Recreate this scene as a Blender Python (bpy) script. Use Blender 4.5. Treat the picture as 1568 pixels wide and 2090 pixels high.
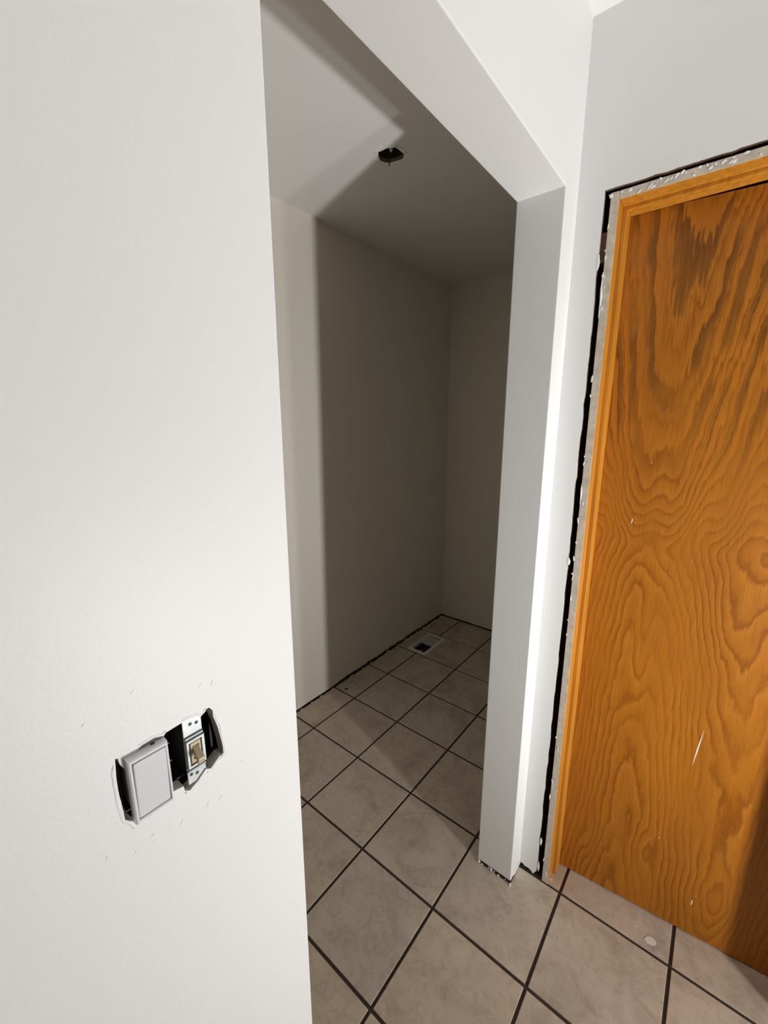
import bpy, bmesh, math, random
from mathutils import Vector, Matrix
random.seed(7)
for o in list(bpy.data.objects): bpy.data.objects.remove(o, do_unlink=True)
S = bpy.context.scene
COL = S.collection
T = 0.305                      # pitch of the floor tiles in metres; the grid lines run along X and Y

# ------------------------------------------------------------------ camera, world, exposure
def set_camera():
    yaw, pitch, roll = 2.2536, -0.2100, -0.0012
    cam = bpy.data.cameras.new('camera'); co = bpy.data.objects.new('camera', cam); COL.objects.link(co)
    cam.sensor_fit = 'HORIZONTAL'; cam.sensor_width = 36.0; cam.lens = 36.0 * 850.3 / 1568.0
    cam.clip_start = 0.01
    f = Vector((math.cos(yaw)*math.cos(pitch), math.sin(yaw)*math.cos(pitch), math.sin(pitch)))
    r = Vector((math.sin(yaw), -math.cos(yaw), 0)); u = r.cross(f)
    c, s = math.cos(roll), math.sin(roll)
    r2 = c*r + s*u; u2 = -s*r + c*u
    m = Matrix((r2, u2, -f)).transposed().to_4x4()
    m.translation = Vector((1.773, -2.987, 5.014)) * T
    co.matrix_world = m
    S.camera = co
set_camera()
world = bpy.data.worlds.new('world'); S.world = world
world.use_nodes = True
world.node_tree.nodes['Background'].inputs[0].default_value = (0, 0, 0, 1)
world.node_tree.nodes['Background'].inputs[1].default_value = 0.0
S.view_settings.view_transform = 'Standard'
S.view_settings.look = 'None'
S.view_settings.exposure = 0.0
S.view_settings.gamma = 1.0
S.view_settings.use_curve_mapping = False

# the two low work lights that stand behind the camera, off to its right
LIGHT_A = dict(pos=(1.86, -0.30, 0.58), aim=(0.34, 0.82, 1.62), watts=22.5, size=0.075, spread=129)
LIGHT_B = dict(pos=(2.10, -0.05, 0.19), aim=(0.30, 0.60, 1.60), watts=7.5, size=0.075, spread=150)

# ------------------------------------------------------------------ helpers
def tag(o, label=None, cat=None, group=None, kind=None):
    if label: o['label'] = label
    if cat: o['category'] = cat
    if group: o['group'] = group
    if kind: o['kind'] = kind
    return o

def empty(name, loc=(0, 0, 0)):
    o = bpy.data.objects.new(name, None); COL.objects.link(o); o.location = loc
    o.empty_display_size = 0.05
    return o

def link(name, bm, mats, parent=None, smooth=False):
    me = bpy.data.meshes.new(name)
    bmesh.ops.recalc_face_normals(bm, faces=bm.faces[:])
    bm.to_mesh(me); bm.free()
    if not isinstance(mats, (list, tuple)): mats = [mats]
    for m in mats: me.materials.append(m)
    if smooth:
        for p in me.polygons: p.use_smooth = True
    o = bpy.data.objects.new(name, me); COL.objects.link(o)
    if parent is not None:
        o.parent = parent
        o.matrix_parent_inverse = Matrix.Translation(-Vector(parent.location)) if parent.type == 'EMPTY' else Matrix.Identity(4)
    return o

def add_box(bm, x0, x1, y0, y1, z0, z1, bev=0.0, seg=2, mi=0, fn=None):
    b = bmesh.new()
    vs = [b.verts.new((x, y, z)) for x in (x0, x1) for y in (y0, y1) for z in (z0, z1)]
    for q in ((0,1,3,2), (4,6,7,5), (0,4,5,1), (2,3,7,6), (0,2,6,4), (1,5,7,3)):
        b.faces.new([vs[i] for i in q])
    bmesh.ops.recalc_face_normals(b, faces=b.faces[:])
    if bev > 0: bmesh.ops.bevel(b, geom=b.edges[:], offset=bev, segments=seg, profile=0.5, affect='EDGES')
    join(bm, b, mi, fn)

def join(bm, b, mi=0, fn=None):
    mp = {}
    for v in b.verts: mp[v] = bm.verts.new(fn(v.co) if fn else v.co)
    for f in b.faces:
        nf = bm.faces.new([mp[v] for v in f.verts]); nf.material_index = mi; nf.smooth = f.smooth
    b.free()

def box_obj(name, x0, x1, y0, y1, z0, z1, mat, parent=None, bev=0.0, seg=2, fn=None):
    bm = bmesh.new(); add_box(bm, x0, x1, y0, y1, z0, z1, bev, seg, 0, fn)
    return link(name, bm, mat, parent)

def tube(bm, pts, rad, n=8, mi=0):
    rings = []
    pts = [Vector(p) for p in pts]
    for i, p in enumerate(pts):
        d = (pts[min(i+1, len(pts)-1)] - pts[max(i-1, 0)]).normalized()
        a = d.orthogonal().normalized(); b = d.cross(a)
        r = rad[i] if isinstance(rad, (list, tuple)) else rad
        rings.append([bm.verts.new(p + r*(math.cos(2*math.pi*k/n)*a + math.sin(2*math.pi*k/n)*b)) for k in range(n)])
    for i in range(len(rings)-1):
        # keep the rings aligned
        best = min(range(n), key=lambda s: sum((rings[i][k].co - rings[i+1][(k+s) % n].co).length for k in range(n)))
        rings[i+1] = rings[i+1][best:] + rings[i+1][:best]
        for k in range(n):
            f = bm.faces.new((rings[i][k], rings[i][(k+1) % n], rings[i+1][(k+1) % n], rings[i+1][k])); f.smooth = True; f.material_index = mi
    for rg in (rings[0], rings[-1]):
        f = bm.faces.new(rg); f.material_index = mi

def fill(bm, loops):
    """triangulated region bounded by closed loops of verts; returns its faces"""
    es = []
    for lp in loops:
        for i in range(len(lp)):
            a, b = lp[i], lp[(i+1) % len(lp)]
            e = bm.edges.get((a, b)) or bm.edges.new((a, b)); es.append(e)
    r = bmesh.ops.triangle_fill(bm, edges=es, use_beauty=True, use_dissolve=False)
    return [g for g in r['geom'] if isinstance(g, bmesh.types.BMFace)]

def slab(outer, thick, to3d, hole=None, hole_depth=None, mats_idx=(0, 0, 0), lip=0.0127, round_edges=None, r=0.003, hole_jitter=None):
    """polygon (2D) extruded by thick; optional blind or through hole.
    to3d(a, b, d): 2D point at depth d. mats_idx: face, hole rim, hole interior"""
    bm = bmesh.new()
    n = len(outer)
    A = [bm.verts.new(to3d(a, b, 0)) for a, b in outer]
    B = [bm.verts.new(to3d(a, b, thick)) for a, b in outer]
    loops = [A]
    if hole:
        H0 = [bm.verts.new(to3d(a, b, 0)) for a, b in hole]; loops.append(H0)
    fill(bm, loops)
    for i in range(n):
        j = (i+1) % n; bm.faces.new((A[i], A[j], B[j], B[i]))
    back = [B]
    if hole:
        m = len(hole)
        H1 = [bm.verts.new(to3d(a, b, lip)) for a, b in hole]
        for i in range(m):
            j = (i+1) % m; f = bm.faces.new((H0[i], H0[j], H1[j], H1[i])); f.material_index = mats_idx[1]
        if hole_depth is None:                    # through
            back.append(H1)
        else:
            H2 = [bm.verts.new(to3d(a, b, hole_depth)) for a, b in hole]
            for i in range(m):
                j = (i+1) % m; f = bm.faces.new((H1[i], H1[j], H2[j], H2[i])); f.material_index = mats_idx[2]
            for f in fill(bm, [H2]): f.material_index = mats_idx[2]
    fill(bm, back)
    bmesh.ops.recalc_face_normals(bm, faces=bm.faces[:])
    if round_edges:
        es = []
        for i in round_edges:
            j = (i+1) % n
            for V in (A, B):
                e = bm.edges.get((V[i], V[j]))
                if e: es.append(e)
            # the edge that runs through the thickness
        bmesh.ops.bevel(bm, geom=es, offset=r, segments=3, profile=0.5, affect='EDGES')
    return bm

def ragged(p, q, n, amp, rng=random):
    """points from p to q (q excluded) with a random offset across the line"""
    out = []
    dx, dy = q[0]-p[0], q[1]-p[1]; L = math.hypot(dx, dy); nx, ny = -dy/L, dx/L
    for i in range(n):
        t = i/n + (rng.uniform(-.3, .3)/n if i else 0)
        a = rng.uniform(-amp, amp) if i else 0
        out.append((p[0]+dx*t+nx*a, p[1]+dy*t+ny*a))
    return out

# ------------------------------------------------------------------ materials
class N:
    def __init__(s, name):
        s.m = bpy.data.materials.new(name); s.m.use_nodes = True
        s.t = s.m.node_tree; s.b = s.t.nodes['Principled BSDF']
    def n(s, typ, **kw):
        x = s.t.nodes.new(typ)
        for k, v in kw.items():
            if hasattr(x, k): setattr(x, k, v)
            else: x.inputs[k].default_value = v
        return x
    def l(s, a, b): s.t.links.new(a, b)
    def set(s, **kw):
        for k, v in kw.items(): s.b.inputs[k.replace('_', ' ')].default_value = v
    def coord(s, scale=(1, 1, 1), kind='Object'):
        c = s.n('ShaderNodeTexCoord'); mp = s.n('ShaderNodeMapping'); mp.inputs['Scale'].default_value = scale
        s.l(c.outputs[kind], mp.inputs['Vector']); return mp.outputs[0]
    def noise(s, vec, scale, detail=2.0, rough=0.5, dist=0.0):
        x = s.n('ShaderNodeTexNoise'); x.inputs['Scale'].default_value = scale; x.inputs['Detail'].default_value = detail
        x.inputs['Roughness'].default_value = rough; x.inputs['Distortion'].default_value = dist
        s.l(vec, x.inputs['Vector']); return x.outputs[0]
    def ramp(s, fac, stops, interp='LINEAR'):
        r = s.n('ShaderNodeValToRGB'); r.color_ramp.interpolation = interp
        while len(r.color_ramp.elements) < len(stops): r.color_ramp.elements.new(0.5)
        for e, (p, c) in zip(r.color_ramp.elements, stops):
            e.position = p; e.color = (*c, 1) if len(c) == 3 else c
        s.l(fac, r.inputs[0]); return r.outputs[0]
    def mix(s, fac, a, b, mode='MIX'):
        x = s.n('ShaderNodeMix', data_type='RGBA', blend_type=mode)
        for v, i in ((fac, 0), (a, 6), (b, 7)):
            if hasattr(v, 'links') or hasattr(v, 'is_linked'): s.l(v, x.inputs[i])
            else: x.inputs[i].default_value = v if i == 0 else ((*v, 1) if len(v) == 3 else v)
        return x.outputs[2]
    def math(s, op, a, b=None, c=None):
        x = s.n('ShaderNodeMath', operation=op)
        for i, v in enumerate((a, b, c)):
            if v is None: continue
            if hasattr(v, 'is_linked'): s.l(v, x.inputs[i])
            else: x.inputs[i].default_value = v
        return x.outputs[0]
    def bump(s, h, strength=0.1, dist=0.001):
        b = s.n('ShaderNodeBump'); b.inputs['Strength'].default_value = strength; b.inputs['Distance'].default_value = dist
        s.l(h, b.inputs['Height']); s.l(b.outputs[0], s.b.inputs['Normal'])

def plain(name, col, rough=0.5, metal=0.0, var=0.0, scale=40, spec=0.5):
    k = N(name); k.set(Roughness=rough, Metallic=metal, Specular_IOR_Level=spec)
    if var > 0:
        nz = k.noise(k.coord(), scale, 3)
        k.l(k.ramp(nz, [(.25, tuple(c*(1-var) for c in col)), (.75, tuple(min(1, c*(1+var)) for c in col))]), k.b.inputs['Base Color'])
    else: k.set(Base_Color=(*col, 1))
    return k.m

def wall_paint(name, col, rough, bump=0.2):
    k = N(name)
    v = k.coord()
    big = k.noise(v, 1.6, 2)
    k.l(k.ramp(big, [(.3, tuple(c*.985 for c in col)), (.7, col)]), k.b.inputs['Base Color'])
    st = k.noise(v, 260, 2); st2 = k.noise(v, 32, 3)
    h = k.math('ADD', k.math('MULTIPLY', st, .5), k.math('MULTIPLY', st2, 1.1))
    k.bump(h, bump, 0.0012)
    k.set(Roughness=rough, Specular_IOR_Level=0.5)
    return k.m
M = {}
M['paint'] = wall_paint('white_wall_paint', (.80, .80, .79), .47)
M['closet_paint'] = wall_paint('closet_wall_paint', (.80, .745, .65), .55)
M['ceiling'] = wall_paint('ceiling_paint', (.85, .835, .81), .7, .1)
M['gypsum'] = plain('raw_gypsum', (.66, .62, .56), .9, var=.25, scale=120)
M['cavity'] = plain('stud_wood_gap_shade', (.022, .016, .012), .9, var=.3)  # stud wood blackened: the shade of the deep gaps is put into its colour
M['sill'] = plain('sill_wood', (.05, .036, .025), .9, var=.4)
M['grout'] = plain('dark_brown_grout', (.050, .032, .026), .95, var=.25, scale=90)
M['blackbox'] = plain('black_plastic_box', (.008, .008, .008), .6)
M['white_plastic'] = plain('white_plastic', (.72, .72, .73), .28)
M['paddle_plastic'] = plain('paddle_plastic', (.66, .66, .68), .30)
M['almond'] = plain('almond_plastic', (.50, .42, .27), .35)
M['almond_dark'] = plain('aged_almond_plastic', (.30, .23, .12), .4)
M['zinc'] = plain('zinc_plated_steel', (.36, .385, .38), .42, metal=.6, var=.15, scale=90)
M['zinc_dull'] = plain('dull_steel', (.28, .28, .27), .5, metal=.6)
M['rawstrip'] = plain('raw_brown_strip', (.17, .115, .07), .9, var=.4, scale=60)
M['rim_shade'] = plain('shaded_gypsum_rim', (.22, .19, .145), .9, var=.25, scale=80)  # gypsum side of the ceiling hole, its shading painted in as darker brown
M['putty'] = plain('white_spackle', (.80, .79, .76), .6, var=.06)
M['register'] = plain('register_enamel', (.82, .79, .72), .45)
M['damper'] = plain('register_damper_enamel', (.52, .56, .53), .5)
M['duct'] = plain('dark_duct', (.03, .028, .025), .7)
M['copper'] = plain('old_wire_insulation', (.03, .022, .018), .6)
M['bead'] = plain('gray_old_paint', (.56, .49, .40), .55, var=.18, scale=55)
M['flake'] = plain('white_paint_drip', (.82, .81, .79), .5)
M['shim'] = plain('shim_wood', (.17, .105, .07), .85, var=.2)
M['scratch'] = plain('bare_wood_scratch', (.85, .76, .60), .7)
M['splash'] = plain('paint_splash', (.80, .72, .66), .7, var=.08)
M['yellow'] = plain('yellow_housing', (.75, .48, .03), .45)
M['black_metal'] = plain('black_metal', (.02, .02, .02), .5)

def tile_mat():
    k = N('ceramic_tile')
    v = k.coord(kind='Object')
    oi = k.n('ShaderNodeObjectInfo')
    off = k.n('ShaderNodeVectorMath', operation='MULTIPLY_ADD')
    cmb = k.n('ShaderNodeCombineXYZ')
    k.l(oi.outputs['Random'], cmb.inputs[0]); k.l(oi.outputs['Random'], cmb.inputs[1]); k.l(oi.outputs['Random'], cmb.inputs[2])
    k.l(cmb.outputs[0], off.inputs[0]); off.inputs[1].default_value = (37, 53, 29); k.l(v, off.inputs[2])
    vec = off.outputs[0]
    big = k.noise(vec, 7, 4, .62, .9)
    c1 = k.ramp(big, [(.28, (.46, .39, .305)), (.48, (.62, .53, .425)), (.72, (.70, .60, .485))])
    fine = k.noise(vec, 26, 5, .65, 1.4)
    c2 = k.ramp(fine, [(.36, (.80, .80, .79)), (.52, (1, 1, 1))])
    c = k.mix(.75, c1, c2, 'MULTIPLY')
    tint = k.ramp(oi.outputs['Random'], [(0, (.93, .93, .95)), (1, (1.0, .98, .94))])
    c = k.mix(1.0, c, tint, 'MULTIPLY')
    dust = k.noise(vec, 70, 3, .6)
    dmask = k.ramp(dust, [(.70, (0, 0, 0)), (.74, (1, 1, 1))])
    zone = k.ramp(k.noise(vec, 4.5, 2), [(.56, (0, 0, 0)), (.68, (.4, .4, .4))])
    c = k.mix(k.mix(1.0, dmask, zone, 'MULTIPLY'), c, (.62, .58, .50))
    k.l(c, k.b.inputs['Base Color'])
    k.set(Roughness=.50, Specular_IOR_Level=.35)
    k.bump(k.math('ADD', big, k.math('MULTIPLY', fine, .4)), .25, .0015)
    return k.m
M['tile'] = tile_mat()

def veneer_mat():
    k = N('varnished_plywood_veneer')
    at = k.n('ShaderNodeAttribute', attribute_name='grain'); at.attribute_type = 'GEOMETRY'
    uv = k.n('ShaderNodeAttribute', attribute_name='leafpos'); uv.attribute_type = 'GEOMETRY'
    def sc(x, y, z):
        m = k.n('ShaderNodeMapping'); m.inputs['Scale'].default_value = (x, y, z); k.l(uv.outputs['Vector'], m.inputs['Vector']); return m.outputs[0]
    w1 = k.noise(sc(1, .38, 1), 7.5, 2.5, .5, .25)
    w2 = k.noise(sc(1, .36, 1), 30, 3, .55)
    w3 = k.noise(sc(1, .045, 1), 150, 2, .6)
    sep = k.n('ShaderNodeSeparateXYZ'); k.l(uv.outputs['Vector'], sep.inputs[0])
    hgt = k.math('DIVIDE', sep.outputs[1], 2.05)
    topf = k.n('ShaderNodeMapRange'); k.l(hgt, topf.inputs[0]); topf.inputs[1].default_value = .66; topf.inputs[2].default_value = .80
    topf = topf.outputs[0]
    f = k.math('ADD', at.outputs['Fac'], k.math('MULTIPLY', k.math('SUBTRACT', w1, .5), 2.7))
    f = k.math('ADD', f, k.math('MULTIPLY', k.math('SUBTRACT', w2, .5), 1.15))
    f = k.math('ADD', f, k.math('MULTIPLY', k.math('SUBTRACT', w3, .5), k.math('MULTIPLY_ADD', topf, 1.1, .28)))
    fr = k.math('FRACT', f)
    band = k.ramp(fr, [(0.0, (.345, .118, .0075)), (.07, (.245, .077, .0035)), (.20, (.275, .088, .0042)), (.32, (.345, .119, .0072)), (.62, (.375, .134, .0095)), (.88, (.415, .155, .014)), (1.0, (.345, .118, .0075))])
    fade = k.ramp(k.noise(sc(1, .5, 1), 7, 2, .5, .4), [(.38, (.0, .0, .0)), (.62, (.72, .72, .72))])
    band = k.mix(fade, band, (.365, .129, .0088))
    drift = k.noise(sc(1, .35, 1), 4, 2)
    c = k.mix(1.0, band, k.ramp(drift, [(.3, (.95, .90, .80)), (.7, (1.14, 1.10, 1.0))]), 'MULTIPLY')
    # broad dark heartwood flames in the upper third of the leaf, frayed along the grain
    hf = k.math('FRACT', k.math('MULTIPLY_ADD', f, .46, .15))
    heart = k.ramp(hf, [(.0, (.52, .56, .75)), (.30, (.58, .61, .80)), (.40, (1, 1, 1)), (.96, (1, 1, 1)), (1.0, (.52, .56, .75))])
    patch = k.ramp(k.noise(sc(1, .45, 1), 6.5, 2), [(.38, (0, 0, 0)), (.47, (1, 1, 1))])
    c = k.mix(k.math('MULTIPLY', topf, patch), c, k.mix(1.0, c, heart, 'MULTIPLY'))
    pores = k.noise(sc(1, .02, 1), 420, 2, .6)
    c = k.mix(.5, c, k.ramp(pores, [(.40, (.72, .70, .66)), (.55, (1, 1, 1))]), 'MULTIPLY')
    scuff = k.ramp(k.noise(sc(1, .8, 1), 5.5, 3), [(.66, (0, 0, 0)), (.76, (.20, .20, .20))])
    c = k.mix(scuff, c, (.36, .19, .09))
    k.l(c, k.b.inputs['Base Color'])
    k.set(Roughness=.40, Specular_IOR_Level=.32)
    k.bump(pores, .04, .0005)
    return k.m
M['veneer'] = veneer_mat()

def jamb_mat():
    k = N('varnished_jamb_wood')
    v = k.coord((1, 1, .04))
    n1 = k.noise(v, 90, 3, .55, .4)
    k.l(k.ramp(n1, [(.30, (.40, .155, .012)), (.55, (.54, .220, .022)), (.75, (.60, .26, .03))]), k.b.inputs['Base Color'])
    k.set(Roughness=.35, Specular_IOR_Level=.5)
    return k.m
M['jamb'] = jamb_mat()

# ------------------------------------------------------------------ main dimensions (metres)
XA, XAB = .546*T, .149*T                # room face and closet face of the wall with the opening
YL, YR = -2.046*T, .768*T               # sides of the opening
ZH = 6.815*T                            # underside of the header
ZC = 8.075*T                            # ceiling
XF, YE = -3.540*T, 6.0*T                # far wall and end wall of the closet
YB = 1.018*T                            # face of the door wall at the floor
TILT = .0106                            # the door wall leans back a little
XR, YF = 3.75, -3.40                    # the rest of the room, out of sight
CX0, CY0 = XF, -1.25                    # closet
def lean(v): return Vector((v[0], v[1] + TILT*v[2], v[2]))

# ------------------------------------------------------------------ floor: grout bed and single tiles
VX0, VX1, VY0, VY1 = -.996, -.851, 1.232, 1.510     # floor register
HX0, HX1, HY0, HY1 = VX0+.014, VX1-.014, VY0+.014, VY1-.014
def rect_minus(r, h):
    x0, x1, y0, y1 = r; a0, a1, b0, b1 = h
    if a0 >= x1 or a1 <= x0 or b0 >= y1 or b1 <= y0: return [r]
    out = []
    if y0 < b0: out.append((x0, x1, y0, b0))
    if b1 < y1: out.append((x0, x1, b1, y1))
    lo, hi = max(y0, b0), min(y1, b1)
    if x0 < a0: out.append((x0, a0, lo, hi))
    if a1 < x1: out.append((a1, x1, lo, hi))
    return out
bm = bmesh.new()
for r in rect_minus((XF-.25, XR+.25, YF-.25, 2.3), (HX0, HX1, HY0, HY1)):
    add_box(bm, r[0], r[1], r[2], r[3], -.05, -.0035)
floor = link('floor', bm, M['grout'])
tag(floor, 'beige square ceramic tile floor with dark brown grout', 'floor', kind='structure')
GAP = .0092
tile_cache = {}
def tile_mesh(w, d):
    key = (round(w, 3), round(d, 3))
    if key in tile_cache: return tile_cache[key]
    b = bmesh.new()
    w2, d2, c = w/2, d/2, .0013
    rings = []
    for (e, z) in ((0, -.008), (0, -.0011), (c, 0.0)):
        rings.append([b.verts.new((sx*(w2-e), sy*(d2-e), z)) for sx, sy in ((-1,-1), (1,-1), (1,1), (-1,1))])
    for i in range(2):
        for q in range(4): b.faces.new((rings[i][q], rings[i][(q+1) % 4], rings[i+1][(q+1) % 4], rings[i+1][q]))
    b.faces.new(rings[2])
    me = bpy.data.meshes.new('tile'); bmesh.ops.recalc_face_normals(b, faces=b.faces[:]); b.to_mesh(me); b.free()
    me.materials.append(M['tile']); tile_cache[key] = me
    return me
tiles = {}
# the register opening and the untiled strips under the pier and the door wall
CUTS = [(HX0, HX1, HY0, HY1), (XAB+.003, XA-.001, YR-.007, YB+.02), (XA-.001, .2440, .3002, .62)]
rng = random.Random(3)
def lay(i, j):
    x0, x1, y0, y1 = i*T+GAP/2, (i+1)*T-GAP/2, j*T+GAP/2, (j+1)*T-GAP/2
    x0, x1, y0, y1 = max(x0, XF+.006), min(x1, XR), max(y0, YF), min(y1, YE-.006)
    if x1-x0 < .02 or y1-y0 < .02: return
    cut = [(x0, x1, y0, y1)]
    for h in CUTS: cut = [q for r in cut for q in rect_minus(r, h) if q[1]-q[0] > .002 and q[3]-q[2] > .002]
    if not cut: return
    if len(cut) == 1 and cut[0] == (x0, x1, y0, y1):
        o = bpy.data.objects.new('tile', tile_mesh(x1-x0, y1-y0)); COL.objects.link(o)
        o.location = ((x0+x1)/2, (y0+y1)/2, rng.uniform(-.0006, 0))
    else:
        b = bmesh.new()
        for r in cut: add_box(b, r[0]-(x0+x1)/2, r[1]-(x0+x1)/2, r[2]-(y0+y1)/2, r[3]-(y0+y1)/2, -.008, 0)
        o = link('tile', b, M['tile']); o.location = ((x0+x1)/2, (y0+y1)/2, -.0002)
    o.parent = floor
    tiles[(i, j)] = o
for i in range(-4, 13):
    for j in range(-12, 6):
        xm, ym = (i+.5)*T, (j+.5)*T
        if xm < XAB-.2 and (j+1)*T < CY0: continue
        if xm > XA + .2 and j > 1: continue
        lay(i, j)

def flat_spot(name, pts, z, mat, parent, h=.0006):
    bm = bmesh.new()
    b = [bm.verts.new((x, y, z)) for x, y in pts]; t = [bm.verts.new((x, y, z+h)) for x, y in pts]
    n = len(pts)
    for i in range(n): bm.faces.new((b[i], b[(i+1) % n], t[(i+1) % n], t[i]))
    bm.faces.new(t); bm.faces.new(b[::-1])
    o = link(name, bm, mat)
    if parent is not None:
        o.parent = parent; o.matrix_parent_inverse = Matrix.Translation(-Vector(parent.location))
    return o
def blob(cx, cy, rx, ry, n=14, rough=.15, rot=0, rg=random):
    out = []
    for k in range(n):
        a = 2*math.pi*k/n; q = 1+rg.uniform(-rough, rough)
        x, y = rx*q*math.cos(a), ry*q*math.sin(a)
        out.append((cx+x*math.cos(rot)-y*math.sin(rot), cy+x*math.sin(rot)+y*math.cos(rot)))
    return out
r5 = random.Random(5)
SPOTS = [(.558, .3395, .0150, .0115), (.515, .357, .0022, .0022), (.268, .327, .0055, .0040), (.43, .365, .0016, .0016)]
for x, y, a, b in SPOTS:
    i, j = math.floor(x/T), math.floor(y/T)
    if (i, j) in tiles:
        flat_spot('paint_spot', blob(x, y, a, b, 16, .14, .4, r5), 0.0, M['splash'], tiles[(i, j)])
# dried compound specks on the tiles inside the opening
for k in range(26):
    x, y = r5.uniform(-.60, -.36), r5.uniform(.04, .27)
    i, j = math.floor(x/T), math.floor(y/T)
    if (i, j) in tiles and abs(x/T-round(x/T)) > .03 and abs(y/T-round(y/T)) > .03:
        s_ = r5.uniform(.0010, .0036)
        flat_spot('paint_spot', blob(x, y, s_, s_*r5.uniform(.5, 1), 8, .3, r5.uniform(0, 3), r5), -.0004, M['splash'], tiles[(i, j)])

# ------------------------------------------------------------------ wall with the opening and the switch hole
hole = [(-0.8194, 1.2459), (-0.8173, 1.2452), (-0.8166, 1.2385), (-0.814, 1.2322), (-0.8054, 1.2392), (-0.7986, 1.245), (-0.7875, 1.246), (-0.7787, 1.2425), (-0.7767, 1.2446), (-0.7611, 1.2457), (-0.7485, 1.2453), (-0.7428, 1.241), (-0.7385, 1.2457), (-0.7339, 1.2463), (-0.7304, 1.2409), (-0.7305, 1.2335), (-0.727, 1.22), (-0.7236, 1.1971), (-0.7224, 1.1831), (-0.7278, 1.1843), (-0.7393, 1.1756), (-0.7448, 1.1784), (-0.7522, 1.1724), (-0.7615, 1.1675), (-0.7661, 1.1705), (-0.767, 1.1769), (-0.7777, 1.1786), (-0.7794, 1.1725), (-0.7979, 1.1691), (-0.8116, 1.1704), (-0.8136, 1.1757), (-0.819, 1.182), (-0.8195, 1.1963), (-0.8206, 1.2118), (-0.8205, 1.2283), (-0.8197, 1.2402)]
outer = [(YF, 0), (YL, 0), (YL, ZH), (YR, ZH), (YR-.0015, 1.2), (YR-.010, .016), (.250, .014), (.256, .006), (.275, .003), (.31, .002), (2.1, .002), (2.1, ZC), (YF, ZC)]
bm = slab(outer, XA-XAB, lambda a, b, d: (XA-d, a, b), hole, .085, (0, 1, 2), round_edges=[1, 2, 3, 4], r=.0028)
wall_left = link('wall_left', bm, [M['paint'], M['gypsum'], M['cavity']])
tag(wall_left, 'smooth white painted wall with tall doorless opening and rough switch cutout', 'wall', kind='structure')
# sill in the pier foot, gap shade in its colour, and crumbs of plaster before it
box_obj('sill_plate', XAB+.012, XA-.012, YR+.005, .33, 0, .02, M['cavity'], wall_left)
r6 = random.Random(11)
def crumb(name, c, s, mat, parent, rg):
    b = bmesh.new(); bmesh.ops.create_icosphere(b, subdivisions=2, radius=1)
    for v in b.verts:
        v.co = Vector((c[0]+v.co.x*s[0]*rg.uniform(.7, 1.2), c[1]+v.co.y*s[1]*rg.uniform(.7, 1.2), max(.0003, c[2]+v.co.z*s[2]*rg.uniform(.7, 1.2))))
    return link(name, b, mat, parent)
for x, sx, sz, mt in ((.050, .006, .007, 'putty'), (.062, .004, .003, 'gypsum'), (.088, .0055, .006, 'putty'), (.097, .0035, .008, 'putty'), (.106, .003, .003, 'gypsum'), (.124, .0045, .0045, 'putty'), (.133, .003, .003, 'sill'), (.147, .0025, .003, 'gypsum'), (.074, .006, .003, 'sill'), (.114, .005, .0025, 'sill')):
    crumb('plaster_crumb', (x, YR-.0075+r6.uniform(-.003, .002), sz*.6), (sx, .0035, sz), M[mt], wall_left, r6)
crumb('plaster_crumb', (XA+.001, YR-.014, .004), (.0025, .005, .008), M['putty'], wall_left, r6)

# torn paper and spackle ridges around the switch cutout
def ridge(pts, w, h, mat, parent, rg):
    b = bmesh.new(); rows = []
    for k, (y, z) in enumerate(pts):
        ww = w*rg.uniform(.5, 1.2) * (0.35 if k in (0, len(pts)-1) else 1)
        p0, p1 = pts[max(k-1, 0)], pts[min(k+1, len(pts)-1)]
        d = Vector((p1[0]-p0[0], p1[1]-p0[1])); d.normalize(); nx, ny = -d.y, d.x
        rows.append([b.verts.new((XA-.0004, y-nx*ww, z-ny*ww)), b.verts.new((XA+h*rg.uniform(.6, 1.2), y, z)), b.verts.new((XA-.0004, y+nx*ww, z+ny*ww))])
    for k in range(len(rows)-1):
        for q in range(2): b.faces.new((rows[k][q], rows[k+1][q], rows[k+1][q+1], rows[k][q+1]))
    return link('torn_edge', b, mat, parent, smooth=True)
r8 = random.Random(21)
for a, b_ in ((15, 19), (19, 24), (28, 31), (31, 35), (5, 8), (9, 12)):
    seg = hole[a:b_+1]
    cy, cz = -.772, 1.208
    out = []
    for y, z in seg:
        d = Vector((y-cy, z-cz)).normalized(); out.append((y+d.x*.0022, z+d.y*.0022))
    fine = []
    for k in range(len(out)-1):
        for t in (0, .34, .67): fine.append((out[k][0]*(1-t)+out[k+1][0]*t + r8.uniform(-.0005, .0005), out[k][1]*(1-t)+out[k+1][1]*t + r8.uniform(-.0005, .0005)))
    fine.append(out[-1])
    ridge(fine, .0022, .0012, M['paint'], wall_left, r8)
for k in range(16):            # roller nibs and scars in the paint near the hole
    y, z = r8.uniform(-.86, -.70), r8.choice((r8.uniform(1.252, 1.30), r8.uniform(1.13, 1.162)))
    L = r8.uniform(.002, .006); an = r8.uniform(.3, 1.2)
    ridge([(y+L*t*math.cos(an), z+L*t*math.sin(an)) for t in (0, .5, 1)], .0012, .0007, M['paint'], wall_left, r8)

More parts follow.
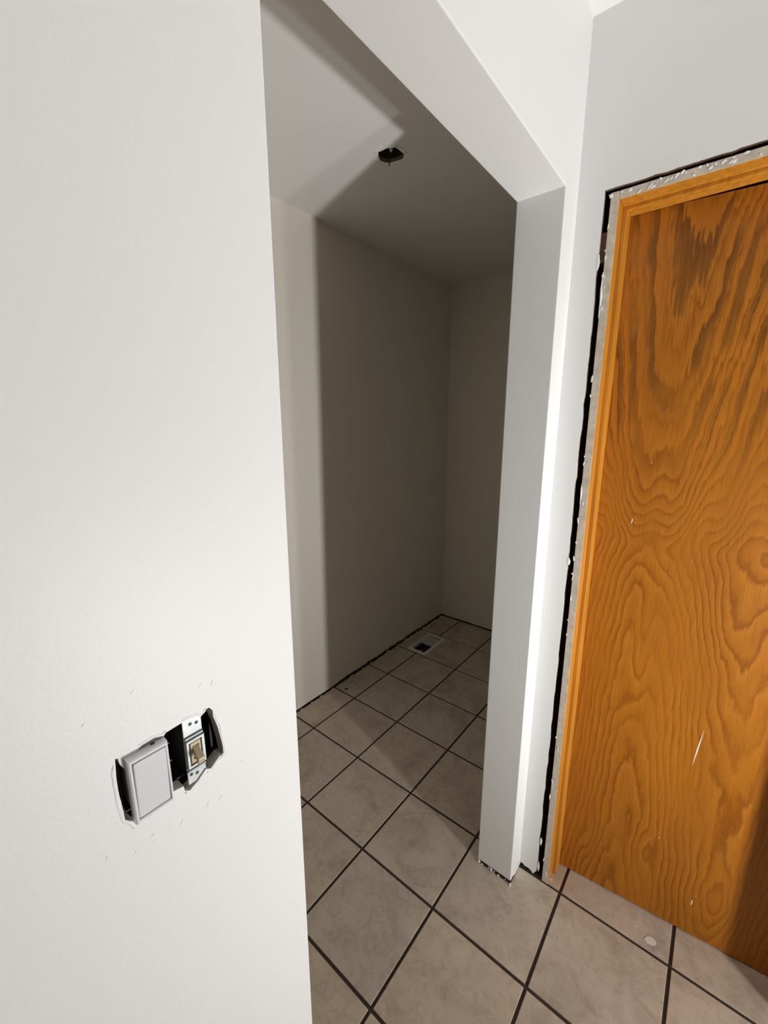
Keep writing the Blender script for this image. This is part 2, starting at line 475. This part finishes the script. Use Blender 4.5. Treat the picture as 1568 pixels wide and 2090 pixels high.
# ------------------------------------------------------------------ double switch box and the two switches
box = empty('switch_box', (XA-.02, -.772, 1.165))
tag(box, 'black open switch box recessed in the ragged wall cutout', 'electrical box')
def inset(poly, d):
    cy = sum(p[0] for p in poly)/len(poly); cz = sum(p[1] for p in poly)/len(poly); out = []
    for y, z in poly:
        v = Vector((y-cy, z-cz)); L = v.length; out.append((cy+v.x*(L-d)/L, cz+v.y*(L-d)/L))
    return out
bm = bmesh.new()
x0, x1, y0, y1, z0, z1 = XA-.082, XA-.0135, -.8165, -.7275, 1.176, 1.240
add_box(bm, x0, x0+.002, y0, y1, z0, z1)
add_box(bm, x0+.002, x1, y0, y0+.002, z0, z1); add_box(bm, x0+.002, x1, y1-.002, y1, z0, z1)
add_box(bm, x0+.002, x1, y0+.002, y1-.002, z0, z0+.002); add_box(bm, x0+.002, x1, y0+.002, y1-.002, z1-.002, z1)
link('box_shell', bm, M['blackbox'], box)
for zz, yy in ((1.214, -.771), (1.193, -.7705)):
    bm = bmesh.new(); tube(bm, [(XA-.05, yy-.004, zz), (XA-.030, yy, zz-.001), (XA-.022, yy+.004, zz+.001)], .0008, 6)
    link('wire', bm, M['zinc'], box)

rk = empty('rocker_switch', (XA, -.796, 1.17))
tag(rk, 'wide white rocker light switch without cover plate', 'light switch', 'bare wall switches')
bm = bmesh.new()
add_box(bm, XA-.0025, XA-.0010, -.8025, -.7785, 1.1690, 1.2450, .0003, 1)
link('mounting_strap', bm, M['zinc'], rk)
bm = bmesh.new()   # body with stepped frame
add_box(bm, XA-.040, XA-.0026, -.8095, -.7815, 1.178, 1.238, 0)
link('body', bm, M['white_plastic'], rk)
def frame_ring(bm, x0, x1, o, i, bev):
    # o, i: (y0,y1,z0,z1) outer and inner
    rows = [[(x0, o)], ]
    def ring(x, r): return [bm.verts.new((x, y, z)) for y, z in ((r[0], r[2]), (r[1], r[2]), (r[1], r[3]), (r[0], r[3]))]
    sh = lambda r, d: (r[0]+d, r[1]-d, r[2]+d, r[3]-d)
    seq = [ring(x0, o), ring(x1-bev, o), ring(x1, sh(o, bev)), ring(x1, sh(i, -bev*.4)), ring(x1-bev*.4, i), ring(x0, i)]
    for a, b in zip(seq, seq[1:]+seq[:1]):
        for q in range(4): bm.faces.new((a[q], a[(q+1) % 4], b[(q+1) % 4], b[q]))
bm = bmesh.new(); frame_ring(bm, XA-.0012, XA+.0080, (-.8130, -.7790, 1.1760, 1.2415), (-.8100, -.7814, 1.1792, 1.2380), .0012)
link('frame', bm, M['white_plastic'], rk)
bm = bmesh.new()
def tilt_p(v): return Vector((v[0] + (v[2]-1.2085)*.045, v[1], v[2]))
add_box(bm, XA-.001, XA+.0082, -.8096, -.7818, 1.1796, 1.2376, .0011, 3, 0, tilt_p)
link('paddle', bm, M['paddle_plastic'], rk)
bm = bmesh.new(); add_box(bm, XA+.0012, XA+.0022, -.7915, -.7880, 1.2420, 1.2432)
link('slot', bm, M['blackbox'], rk)

tg = empty('toggle_switch', (XA, -.752, 1.17))
tag(tg, 'small almond toggle switch on a bare metal strap', 'light switch', 'bare wall switches')
bm = bmesh.new()
ty0, ty1 = -.7613, -.7422
add_box(bm, XA-.0030, XA-.0016, ty0, ty1, 1.1720, 1.2455, .0004, 1)
link('mounting_strap', bm, M['zinc'], tg)
bm = bmesh.new(); add_box(bm, XA-.0016, XA+.0006, ty0+.0002, ty1-.0002, 1.2238, 1.2262, .0007, 2); link('strap_rib', bm, M['zinc'], tg)
bm = bmesh.new(); add_box(bm, XA-.0016, XA+.0006, ty0+.0002, ty1-.0002, 1.1868, 1.1890, .0007, 2)
link('strap_rib', bm, M['zinc'], tg)
bm = bmesh.new(); frame_ring(bm, XA-.0018, XA+.0016, (ty0+.0004, ty1+.0002, 1.1912, 1.2228), (-.7582, -.7452, 1.1942, 1.2200), .0006)
link('bezel', bm, M['zinc'], tg)
box_obj('face', XA-.012, XA-.0006, -.7582, -.7452, 1.1942, 1.2200, M['almond_dark'], tg)
bm = bmesh.new(); frame_ring(bm, XA-.0006, XA+.0012, (-.7568, -.7462, 1.1958, 1.2188), (-.7548, -.7482, 1.2000, 1.2150), .0004)
link('lever_slot', bm, M['almond'], tg)
bm = bmesh.new()
b2 = bmesh.new()
base = [(XA-.002, -.7545, 1.2090), (XA-.002, -.7485, 1.2090), (XA-.002, -.7485, 1.2150), (XA-.002, -.7545, 1.2150)]
tip = [(XA+.0125, -.7560, 1.2005), (XA+.0125, -.7488, 1.2005), (XA+.0140, -.7488, 1.2075), (XA+.0140, -.7560, 1.2075)]
a = [b2.verts.new(p) for p in base]; t = [b2.verts.new(p) for p in tip]
for q in range(4): b2.faces.new((a[q], a[(q+1) % 4], t[(q+1) % 4], t[q]))
b2.faces.new(a); b2.faces.new(t)
bmesh.ops.recalc_face_normals(b2, faces=b2.faces[:])
bmesh.ops.bevel(b2, geom=b2.edges[:], offset=.0009, segments=2, profile=.5, affect='EDGES')
join(bm, b2); link('toggle_lever', bm, M['almond'], tg)
for y, z in ((-.7536, 1.2385), (-.7474, 1.2368), (-.7576, 1.1828), (-.7518, 1.1808)):
    bm = bmesh.new(); tube(bm, [(XA-.0030, y, z), (XA-.0012, y, z)], .0015, 10); o = link('screw_hole', bm, M['blackbox'], tg)
    bm = bmesh.new(); tube(bm, [(XA-.0018, y, z), (XA-.00135, y, z)], .0021, 10); link('screw_hole_rim', bm, M['zinc_dull'], tg)
box_obj('body', XA-.036, XA-.0031, ty0+.001, ty1-.001, 1.184, 1.234, M['blackbox'], tg)

# ------------------------------------------------------------------ door wall with the ragged cut around the frame
GX, GZ = .2268, 2.0850         # drywall edges left of and above the frame
r9 = random.Random(4)
DX1 = .2645 + .670             # inner face of the right-hand jamb
edge = ragged((GX-.0035, .020), (GX+.0005, 1.14), 34, .0016, r9) + ragged((GX+.0005, 1.14), (GX+.0025, GZ), 30, .0016, r9)
top = ragged((GX+.0025, GZ), (DX1+.037, GZ), 34, .0013, r9)
right = ragged((DX1+.037, GZ), (DX1+.037, .004), 30, .0014, r9)
botl = [(XA+.0005, .016), (XA+.010, .017), (XA+.018, .012), (XA+.030, .013), (XA+.040, .009), (XA+.047, .002)]
outerB = [(XA-.001, ZC), (XA-.001, .016)] + botl + edge + top + right + [(DX1+.037, .004), (XR, .004), (XR, ZC)]
bm = slab(outerB, .0127, lambda a, b, d: lean((a, YB-.004+d, b)))
wall_right = link('wall_right', bm, M['paint'])
tag(wall_right, 'white painted drywall cut ragged around the bare door frame', 'wall', kind='structure')
RX0, RX1, RZ = .2235, DX1+.040, 2.088
core = [(XA-.001, ZC), (XA-.001, 0), (RX0, 0), (RX0, RZ), (RX1, RZ), (RX1, 0), (XR, 0), (XR, ZC)]
link('wall_core', slab(core, .082, lambda a, b, d: lean((a, YB-.004+.0128+d, b))), M['cavity'], wall_right)
bk = [(XA-.001, ZC), (XA-.001, 0), (.2425, 0), (.2425, 2.074), (DX1+.022, 2.074), (DX1+.022, 0), (XR, 0), (XR, ZC)]
link('back_drywall', slab(bk, .0127, lambda a, b, d: lean((a, YB-.004+.0949+d, b))), M['paint'], wall_right)
# scraps of compound along the cut
for z, w, h, y_ in ((1.925, .004, .018, 0), (1.137, .0045, .012, 0), (.150, .0035, .016, 0), (.045, .0035, .020, 0)):
    crumb('compound_scrap', (GX+.003, YB-.0042+TILT*z, z), (w, .0012, h), M['flake'], wall_right, r9)

# ------------------------------------------------------------------ door, ajar in its frame
door = empty('door_1', (.2665, .40, 0))
tag(door, 'orange varnished plywood door standing slightly ajar in bare frame', 'door', kind='structure')
JF, JB = .3045, .4200
def jamb(name, x0, x1, z0, z1, front, inner):
    """jamb board: front edge carries old paint"""
    bm = bmesh.new()
    add_box(bm, x0, x1, JF, JB, z0, z1, .0012, 2, 0, lean)
    bmesh.ops.recalc_face_normals(bm, faces=bm.faces[:])
    for f in bm.faces:
        f.material_index = 1 if f.normal.y < -.9 else 0
    return link(name, bm, [M['jamb'], M['bead']], door)
jl = jamb('side_jamb', .2445, .2645, 0, 2.0735, True, True)
jr = jamb('side_jamb', DX1, DX1+.021, 0, 2.0735, True, True)
jh = jamb('head_jamb', .2645, DX1, 2.0540, 2.0735, True, True)
SF, SB = .3530, .3975
box_obj('door_stop', .2645, .2745, SF, SB, 0, 2.0540, M['jamb'], door, .0012, 2, lean)
box_obj('door_stop', DX1-.010, DX1, SF, SB, 0, 2.0540, M['jamb'], door, .0012, 2, lean)
box_obj('door_stop', .2745, DX1-.010, SF, SB, 2.0455, 2.0540, M['jamb'], door, .0012, 2, lean)
box_obj('shim', .2275, .2420, YB+.010, YB+.060, 1.925, 1.995, M['shim'], door, .001, 1, lean)
# paint drips and flakes on the front edges of the frame
r10 = random.Random(9)
def drip(x, z, w, h, rot):
    b = bmesh.new(); pts = blob(0, 0, w, h, 9, .35, rot, r10)
    lo = [b.verts.new(lean((x+p, JF+.0002, z+q))) for p, q in pts]; hi = [b.verts.new(lean((x+p*.7, JF-.0011, z+q*.7))) for p, q in pts]
    for k in range(9): b.faces.new((lo[k], lo[(k+1) % 9], hi[(k+1) % 9], hi[k]))
    b.faces.new(hi); link('paint_flake', b, M['flake'], door, smooth=True)
for k in range(30):
    z = r10.uniform(.02, 2.05)
    drip(.2445+r10.uniform(-.001, .002) if r10.random() < .7 else r10.uniform(.246, .262), z, r10.uniform(.001, .0026), r10.uniform(.002, .012), r10.uniform(-.3, .3))
for k in range(34):
    x = r10.uniform(.25, .60)
    drip(x, r10.uniform(2.058, 2.0725), r10.uniform(.0015, .007), r10.uniform(.001, .0035), r10.uniform(0, .9))
drip(.2455, 2.068, .005, .006, 0); drip(.2450, 1.84, .0028, .045, 0); drip(.2455, 1.335, .0022, .03, 0)

# leaf: veneer front as a fine grid that carries the growth-ring field
ANG = math.radians(5.3)
HX, HY = .276, .398
def leaf(s, d, z): return Vector((HX + s*math.cos(ANG) - d*math.sin(ANG), HY + s*math.sin(ANG) + d*math.cos(ANG) + TILT*z, z))
LS0, LS1, LZ0, LZ1, LT = -.004, .656, .0045, 2.0490, .035
NX, NZ = 90, 230
def bump2(s, z, cs, cz, ws, wz): return math.exp(-((s-cs)/ws)**2 - ((z-cz)/wz)**2)
def grain(s, z):
    u = s - .150 - .018*math.sin(z*2.7+.6)
    w = z - 1.205 - .030*math.cos(2*math.pi*(s-.135)/.105)*math.exp(-((z-1.34)/.16)**2)
    f = .36*(1-math.cos(13.5*u))
    soft = math.sqrt(w*w + .0008) - .028
    f -= (.44 + .08*math.tanh(w/.08))*soft + (.27 + .07*math.tanh(w/.05))*(1-math.exp(-soft/.11))
    f += .13*bump2(s, z, .150, .90, .022, .20)                    # the crease between the two arches
    f += .20*bump2(s, z, .415, .145, .045, .13) + .13*bump2(s, z, .225, .20, .030, .10) + .10*bump2(s, z, .085, .19, .022, .085)
    f += .10*bump2(s, z, .335, 1.02, .035, .13)
    return 13.0*f
bm = bmesh.new()
grid = [[bm.verts.new(leaf(LS0+(LS1-LS0)*a/NX, 0, LZ0+(LZ1-LZ0)*b/NZ)) for b in range(NZ+1)] for a in range(NX+1)]
for a in range(NX):
    for b in range(NZ): bm.faces.new((grid[a][b], grid[a+1][b], grid[a+1][b+1], grid[a][b+1]))
back = [bm.verts.new(leaf(s, LT, z)) for s, z in ((LS0, LZ0), (LS1, LZ0), (LS1, LZ1), (LS0, LZ1))]
bm.faces.new(back)
bm.faces.new([grid[a][0] for a in range(NX+1)] + [back[1], back[0]])
bm.faces.new([grid[a][NZ] for a in range(NX+1)] + [back[2], back[3]])
bm.faces.new([grid[0][b] for b in range(NZ+1)] + [back[3], back[0]])
bm.faces.new([grid[NX][b] for b in range(NZ+1)] + [back[2], back[1]])
coords = [(LS0+(LS1-LS0)*a/NX, LZ0+(LZ1-LZ0)*b/NZ) for a in range(NX+1) for b in range(NZ+1)] + [(LS0, LZ0), (LS1, LZ0), (LS1, LZ1), (LS0, LZ1)]
leaf_o = link('door_leaf', bm, M['veneer'], door)
at = leaf_o.data.attributes.new('grain', 'FLOAT', 'POINT')
at.data.foreach_set('value', [grain(s, z) for s, z in coords])
at = leaf_o.data.attributes.new('leafpos', 'FLOAT_VECTOR', 'POINT')
at.data.foreach_set('vector', [c for s, z in coords for c in (s, z, 0.0)])
def sliver(pts, wid):
    b = bmesh.new(); L, R_ = [], []
    n = len(pts)
    for k, (s, z) in enumerate(pts):
        w_ = wid*math.sin(math.pi*min(.96, max(.04, k/(n-1))))
        L.append(b.verts.new(leaf(s-w_, -.0005, z))); R_.append(b.verts.new(leaf(s+w_, -.0005, z)))
    for k in range(n-1): b.faces.new((L[k], R_[k], R_[k+1], L[k+1]))
    r = bmesh.ops.extrude_face_region(b, geom=b.faces[:])
    off = leaf(0, .0008, 0)-leaf(0, 0, 0)
    for v in [g for g in r['geom'] if isinstance(g, bmesh.types.BMVert)]: v.co += off
    o = link('scratch', b, M['scratch']); o.parent = leaf_o
    o['label'] = 'pale bare-wood scratch'
    return o
sliver([(.3100, .572), (.3125, .600), (.3150, .625), (.3180, .655), (.3215, .690)], .0016)
sliver([(.3640, .108), (.3646, .114), (.3652, .122), (.3655, .130)], .0016)
sliver([(.0842, 1.2500), (.0858, 1.2560), (.0866, 1.2625), (.0868, 1.2660)], .0013)
sliver([(.1130, 1.4200), (.1150, 1.4240), (.1170, 1.4280)], .0006)
sliver([(.3710, .142), (.3712, .147), (.3716, .152)], .0008)
sliver([(.262, .285), (.2622, .288), (.2626, .291)], .0010)

# ------------------------------------------------------------------ closet walls, with raw ragged feet and no baseboard
r12 = random.Random(17)
def foot(a, b, n, lo, hi): return [(a+(b-a)*k/n + (r12.uniform(-.3, .3)*(b-a)/n if 0 < k < n else 0), r12.uniform(lo, hi)) for k in range(n+1)]
ft = foot(CY0, .60, 20, .008, .011) + foot(.63, YE, 42, .011, .022)
bm = slab([(CY0, ZC)] + ft + [(YE+.02, .01), (YE+.02, ZC)], .0127, lambda a, b, d: (XF-d, a, b))
wfar = link('wall_closet_far', bm, M['closet_paint'])
tag(wfar, 'long closet wall facing the opening with ragged raw foot', 'wall', kind='structure')
box_obj('sill_plate', XF-.055, XF-.014, CY0, YE+.05, -.002, .09, M['rawstrip'], wfar)
bm = slab([(XF-.0, ZC)] + foot(XF, XAB, 24, .005, .010) + [(XAB, ZC)], .0127, lambda a, b, d: (a, YE+d, b))
wend = link('wall_closet_end', bm, M['closet_paint'])
tag(wend, 'narrow closet end wall meeting the dark tiled corner', 'wall', kind='structure')
box_obj('sill_plate', XF, XAB, YE+.014, YE+.055, -.002, .09, M['sill'], wend)
for k in range(26):            # broken plaster and old glue along the far wall
    y = r12.uniform(.62, 1.80)
    crumb('plaster_crumb', (XF+.004+r12.uniform(0, .006), y, .003), (.004, r12.uniform(.006, .02), .003), M['gypsum'] if r12.random() < .6 else M['sill'], wfar, r12)
for y in (.355, .43, .50, .59):
    crumb('plaster_crumb', (XF+.007, y, .002), (.003, .006, .0025), M['putty'], wfar, r12)
w = box_obj('wall_closet_near', XF, XAB, CY0-.02, CY0, 0, ZC, M['closet_paint'])
tag(w, 'closet end wall hidden behind the switch wall', 'wall', kind='structure')
w = box_obj('wall_front', XA, XR, YF-.05, YF, 0, ZC, M['paint']); tag(w, 'white room wall behind the camera', 'wall', kind='structure')
w = box_obj('wall_side', XR, XR+.05, YF-.05, .50, 0, ZC, M['paint']); tag(w, 'white room wall beyond the work lights', 'wall', kind='structure')
# a dark lump of putty and a small hole in the tile next to the far wall
flat_spot('tile_chip', blob(-1.008, .640, .010, .008, 10, .2, 0, r12), -.0001, M['sill'], tiles[(-4, 2)], .0005)

# ------------------------------------------------------------------ ceiling with the hole for a lamp
ch = [(-0.546, 0.395), (-0.531, 0.398), (-0.51, 0.398), (-0.497, 0.406), (-0.483, 0.414), (-0.482, 0.433), (-0.482, 0.462), (-0.5, 0.48), (-0.524, 0.476), (-0.548, 0.471), (-0.565, 0.457), (-0.571, 0.436), (-0.563, 0.417)]
bm = slab([(XF-.06, YF-.05), (XR+.05, YF-.05), (XR+.05, 2.1), (XF-.06, 2.1)], .0127, lambda a, b, d: (a, b, ZC+d), ch, None, (0, 1, 1))
ceil = link('ceiling', bm, [M['ceiling'], M['rim_shade']])
tag(ceil, 'flat white ceiling with one rough fixture hole', 'ceiling', kind='structure')
cx, cy = -.524, .437
for (a0, a1, rr) in ((2.5, 3.7, .058), (4.1, 4.9, .056), (-.6, .5, .056), (1.4, 1.9, .053)):    # torn paper lips around the hole
    b = bmesh.new(); rows = []
    for k in range(10):
        a = a0+(a1-a0)*k/9; q = rr*r12.uniform(.96, 1.05); wv = .003*math.sin(math.pi*(k+.5)/10)+.0005
        ca, sa = math.cos(a), math.sin(a)
        rows.append([b.verts.new((cx+(q-wv)*ca, cy+(q-wv)*sa, ZC+.0003)), b.verts.new((cx+q*ca, cy+q*sa, ZC-.0035*r12.uniform(.5, 1.2))), b.verts.new((cx+(q+wv)*ca, cy+(q+wv)*sa, ZC+.0003))])
    for k in range(9):
        for q in range(2): b.faces.new((rows[k][q], rows[k+1][q], rows[k+1][q+1], rows[k][q+1]))
    link('torn_edge', b, M['ceiling'], ceil)
cb = empty('ceiling_box', (cx, cy, ZC+.013))
tag(cb, 'dark round ceiling fixture box with loose wire in closet ceiling', 'electrical box')
bm = bmesh.new()
n = 8; R0 = .060
ring = lambda z, r: [bm.verts.new((cx+r*math.cos(math.pi/8+k*math.pi/4), cy+r*math.sin(math.pi/8+k*math.pi/4), z)) for k in range(n)]
A, B, C_, D = ring(ZC+.0128, R0), ring(ZC+.055, R0), ring(ZC+.0565, R0+.0015), ring(ZC+.0128, R0+.0015)
for P, Q in ((A, B), (C_, D), (D, A)):
    for k in range(n): bm.faces.new((P[k], P[(k+1) % n], Q[(k+1) % n], Q[k]))
bm.faces.new(B); bm.faces.new(C_)
link('box_shell', bm, plain('brown_box', (.10, .085, .065), .6, var=.2), cb)
bm = bmesh.new(); tube(bm, [(cx+.004, cy, ZC+.05), (cx-.002, cy+.004, ZC+.02), (cx-.006, cy+.001, ZC-.004), (cx-.005, cy, ZC-.030)], .0021, 8)
link('wire', bm, M['copper'], cb)
bm = bmesh.new(); tube(bm, [(-.512, .425, ZC+.055), (-.510, .422, ZC+.030), (-.509, .421, ZC+.022), (-.508, .420, ZC+.006), (-.508, .420, ZC-.001)], [.0018, .002, .004, .0055, .003], 10)
link('wire_connector', bm, M['putty'], cb)

# ------------------------------------------------------------------ floor register in the closet
fv = empty('floor_register', ((VX0+VX1)/2, (VY0+VY1)/2, 0))
tag(fv, 'pale metal floor register set in the tiles by the closet wall', 'floor vent')
bm = bmesh.new()
def hring(bm, o, i, z0, z1, bev):
    def ring(z, r): return [bm.verts.new((x, y, z)) for x, y in ((r[0], r[2]), (r[1], r[2]), (r[1], r[3]), (r[0], r[3]))]
    sh = lambda r, d: (r[0]+d, r[1]-d, r[2]+d, r[3]-d)
    seq = [ring(z0, o), ring(z0+.001, o), ring(z1, sh(o, bev)), ring(z1, i), ring(z0-.02, i), ring(z0-.02, sh(i, -.001)), ring(z0, sh(i, -.001))]
    for a, b in zip(seq, seq[1:]+seq[:1]):
        for q in range(4): bm.faces.new((a[q], a[(q+1) % 4], b[(q+1) % 4], b[q]))
I = (VX0+.020, VX1-.020, VY0+.022, VY1-.022)
hring(bm, (VX0, VX1, VY0, VY1), I, .0002, .0045, .004)
link('frame', bm, M['register'], fv)
ym = VY0 + .128
box_obj('damper_blade', I[0]+.001, I[1]-.001, ym, I[3]-.001, -.004, -.0025, M['damper'], fv, .0004, 1)
box_obj('damper_slot', I[0]+.012, I[1]-.012, I[3]-.014, I[3]-.009, -.0024, -.0019, M['duct'], fv)
for k in range(4):
    x = I[0] + (I[1]-I[0])*(k+.5)/4
    box_obj('louver', x-.0006, x+.0006, I[2]+.0005, ym-.001, -.017, -.009, M['duct'], fv)
box_obj('tab', (I[0]+I[1])/2+.012, (I[0]+I[1])/2+.024, I[2], I[2]+.012, -.002, .002, M['register'], fv, .0004, 1)
box_obj('duct_floor', I[0]-.0008, I[1]+.0008, I[2]-.0008, I[3]+.0008, -.0215, -.0205, M['duct'], fv)

# ------------------------------------------------------------------ work lights behind the camera (out of frame)
def work_light(name, cfg, label, tall):
    p = Vector(cfg['pos']); aim = (Vector(cfg['aim'])-p).normalized()
    root = empty(name, (p.x, p.y, 0)); tag(root, label, 'work light', 'work lights standing on the floor')
    q = aim.to_track_quat('-Z', 'Y')
    head = bmesh.new(); s = .075
    def place(v): return p - aim*.012 + q @ Vector(v)
    hb = bmesh.new(); add_box(hb, -s, s, -s*.85, s*.85, .004, .055, .006, 2)
    join(head, hb, 0, lambda v: place(v))
    link('housing', head, M['yellow'], root)
    gl = bmesh.new(); add_box(gl, -s*.8, s*.8, -s*.65, s*.65, .0, .0035, 0, 1, 0, lambda v: place(v))
    link('reflector', gl, M['zinc'], root)
    st = bmesh.new()
    for sx in (-1, 1): tube(st, [(p.x+sx*.10, p.y-.09, .008), (p.x+sx*.10, p.y+.09, .008)], .008, 8)
    tube(st, [(p.x-.10, p.y, .012), (p.x+.10, p.y, .012)], .008, 8)
    back_p = p - aim*.070
    tube(st, [(p.x, p.y, .012), (p.x, p.y, max(.03, back_p.z*.5)), tuple(back_p)], .009, 8)
    link('stand', st, M['black_metal'], root)
    L = bpy.data.lights.new(name+'_lamp', 'AREA'); L.shape = 'RECTANGLE'; L.size = cfg['size']; L.size_y = cfg['size']*.85; L.energy = cfg['watts']
    L.color = cfg.get('color', (1.0, 1.0, 1.0)); L.spread = math.radians(cfg['spread'])
    lo = bpy.data.objects.new('lamp', L); COL.objects.link(lo)
    lo.location = p; lo.rotation_euler = q.to_euler()
    lo.parent = root; lo.matrix_parent_inverse = Matrix.Translation(-Vector(root.location))
work_light('work_light', LIGHT_A, 'yellow work light on a knee-high stand aimed upward', True)
work_light('work_light', LIGHT_B, 'yellow work light low on the floor aimed upward', False)
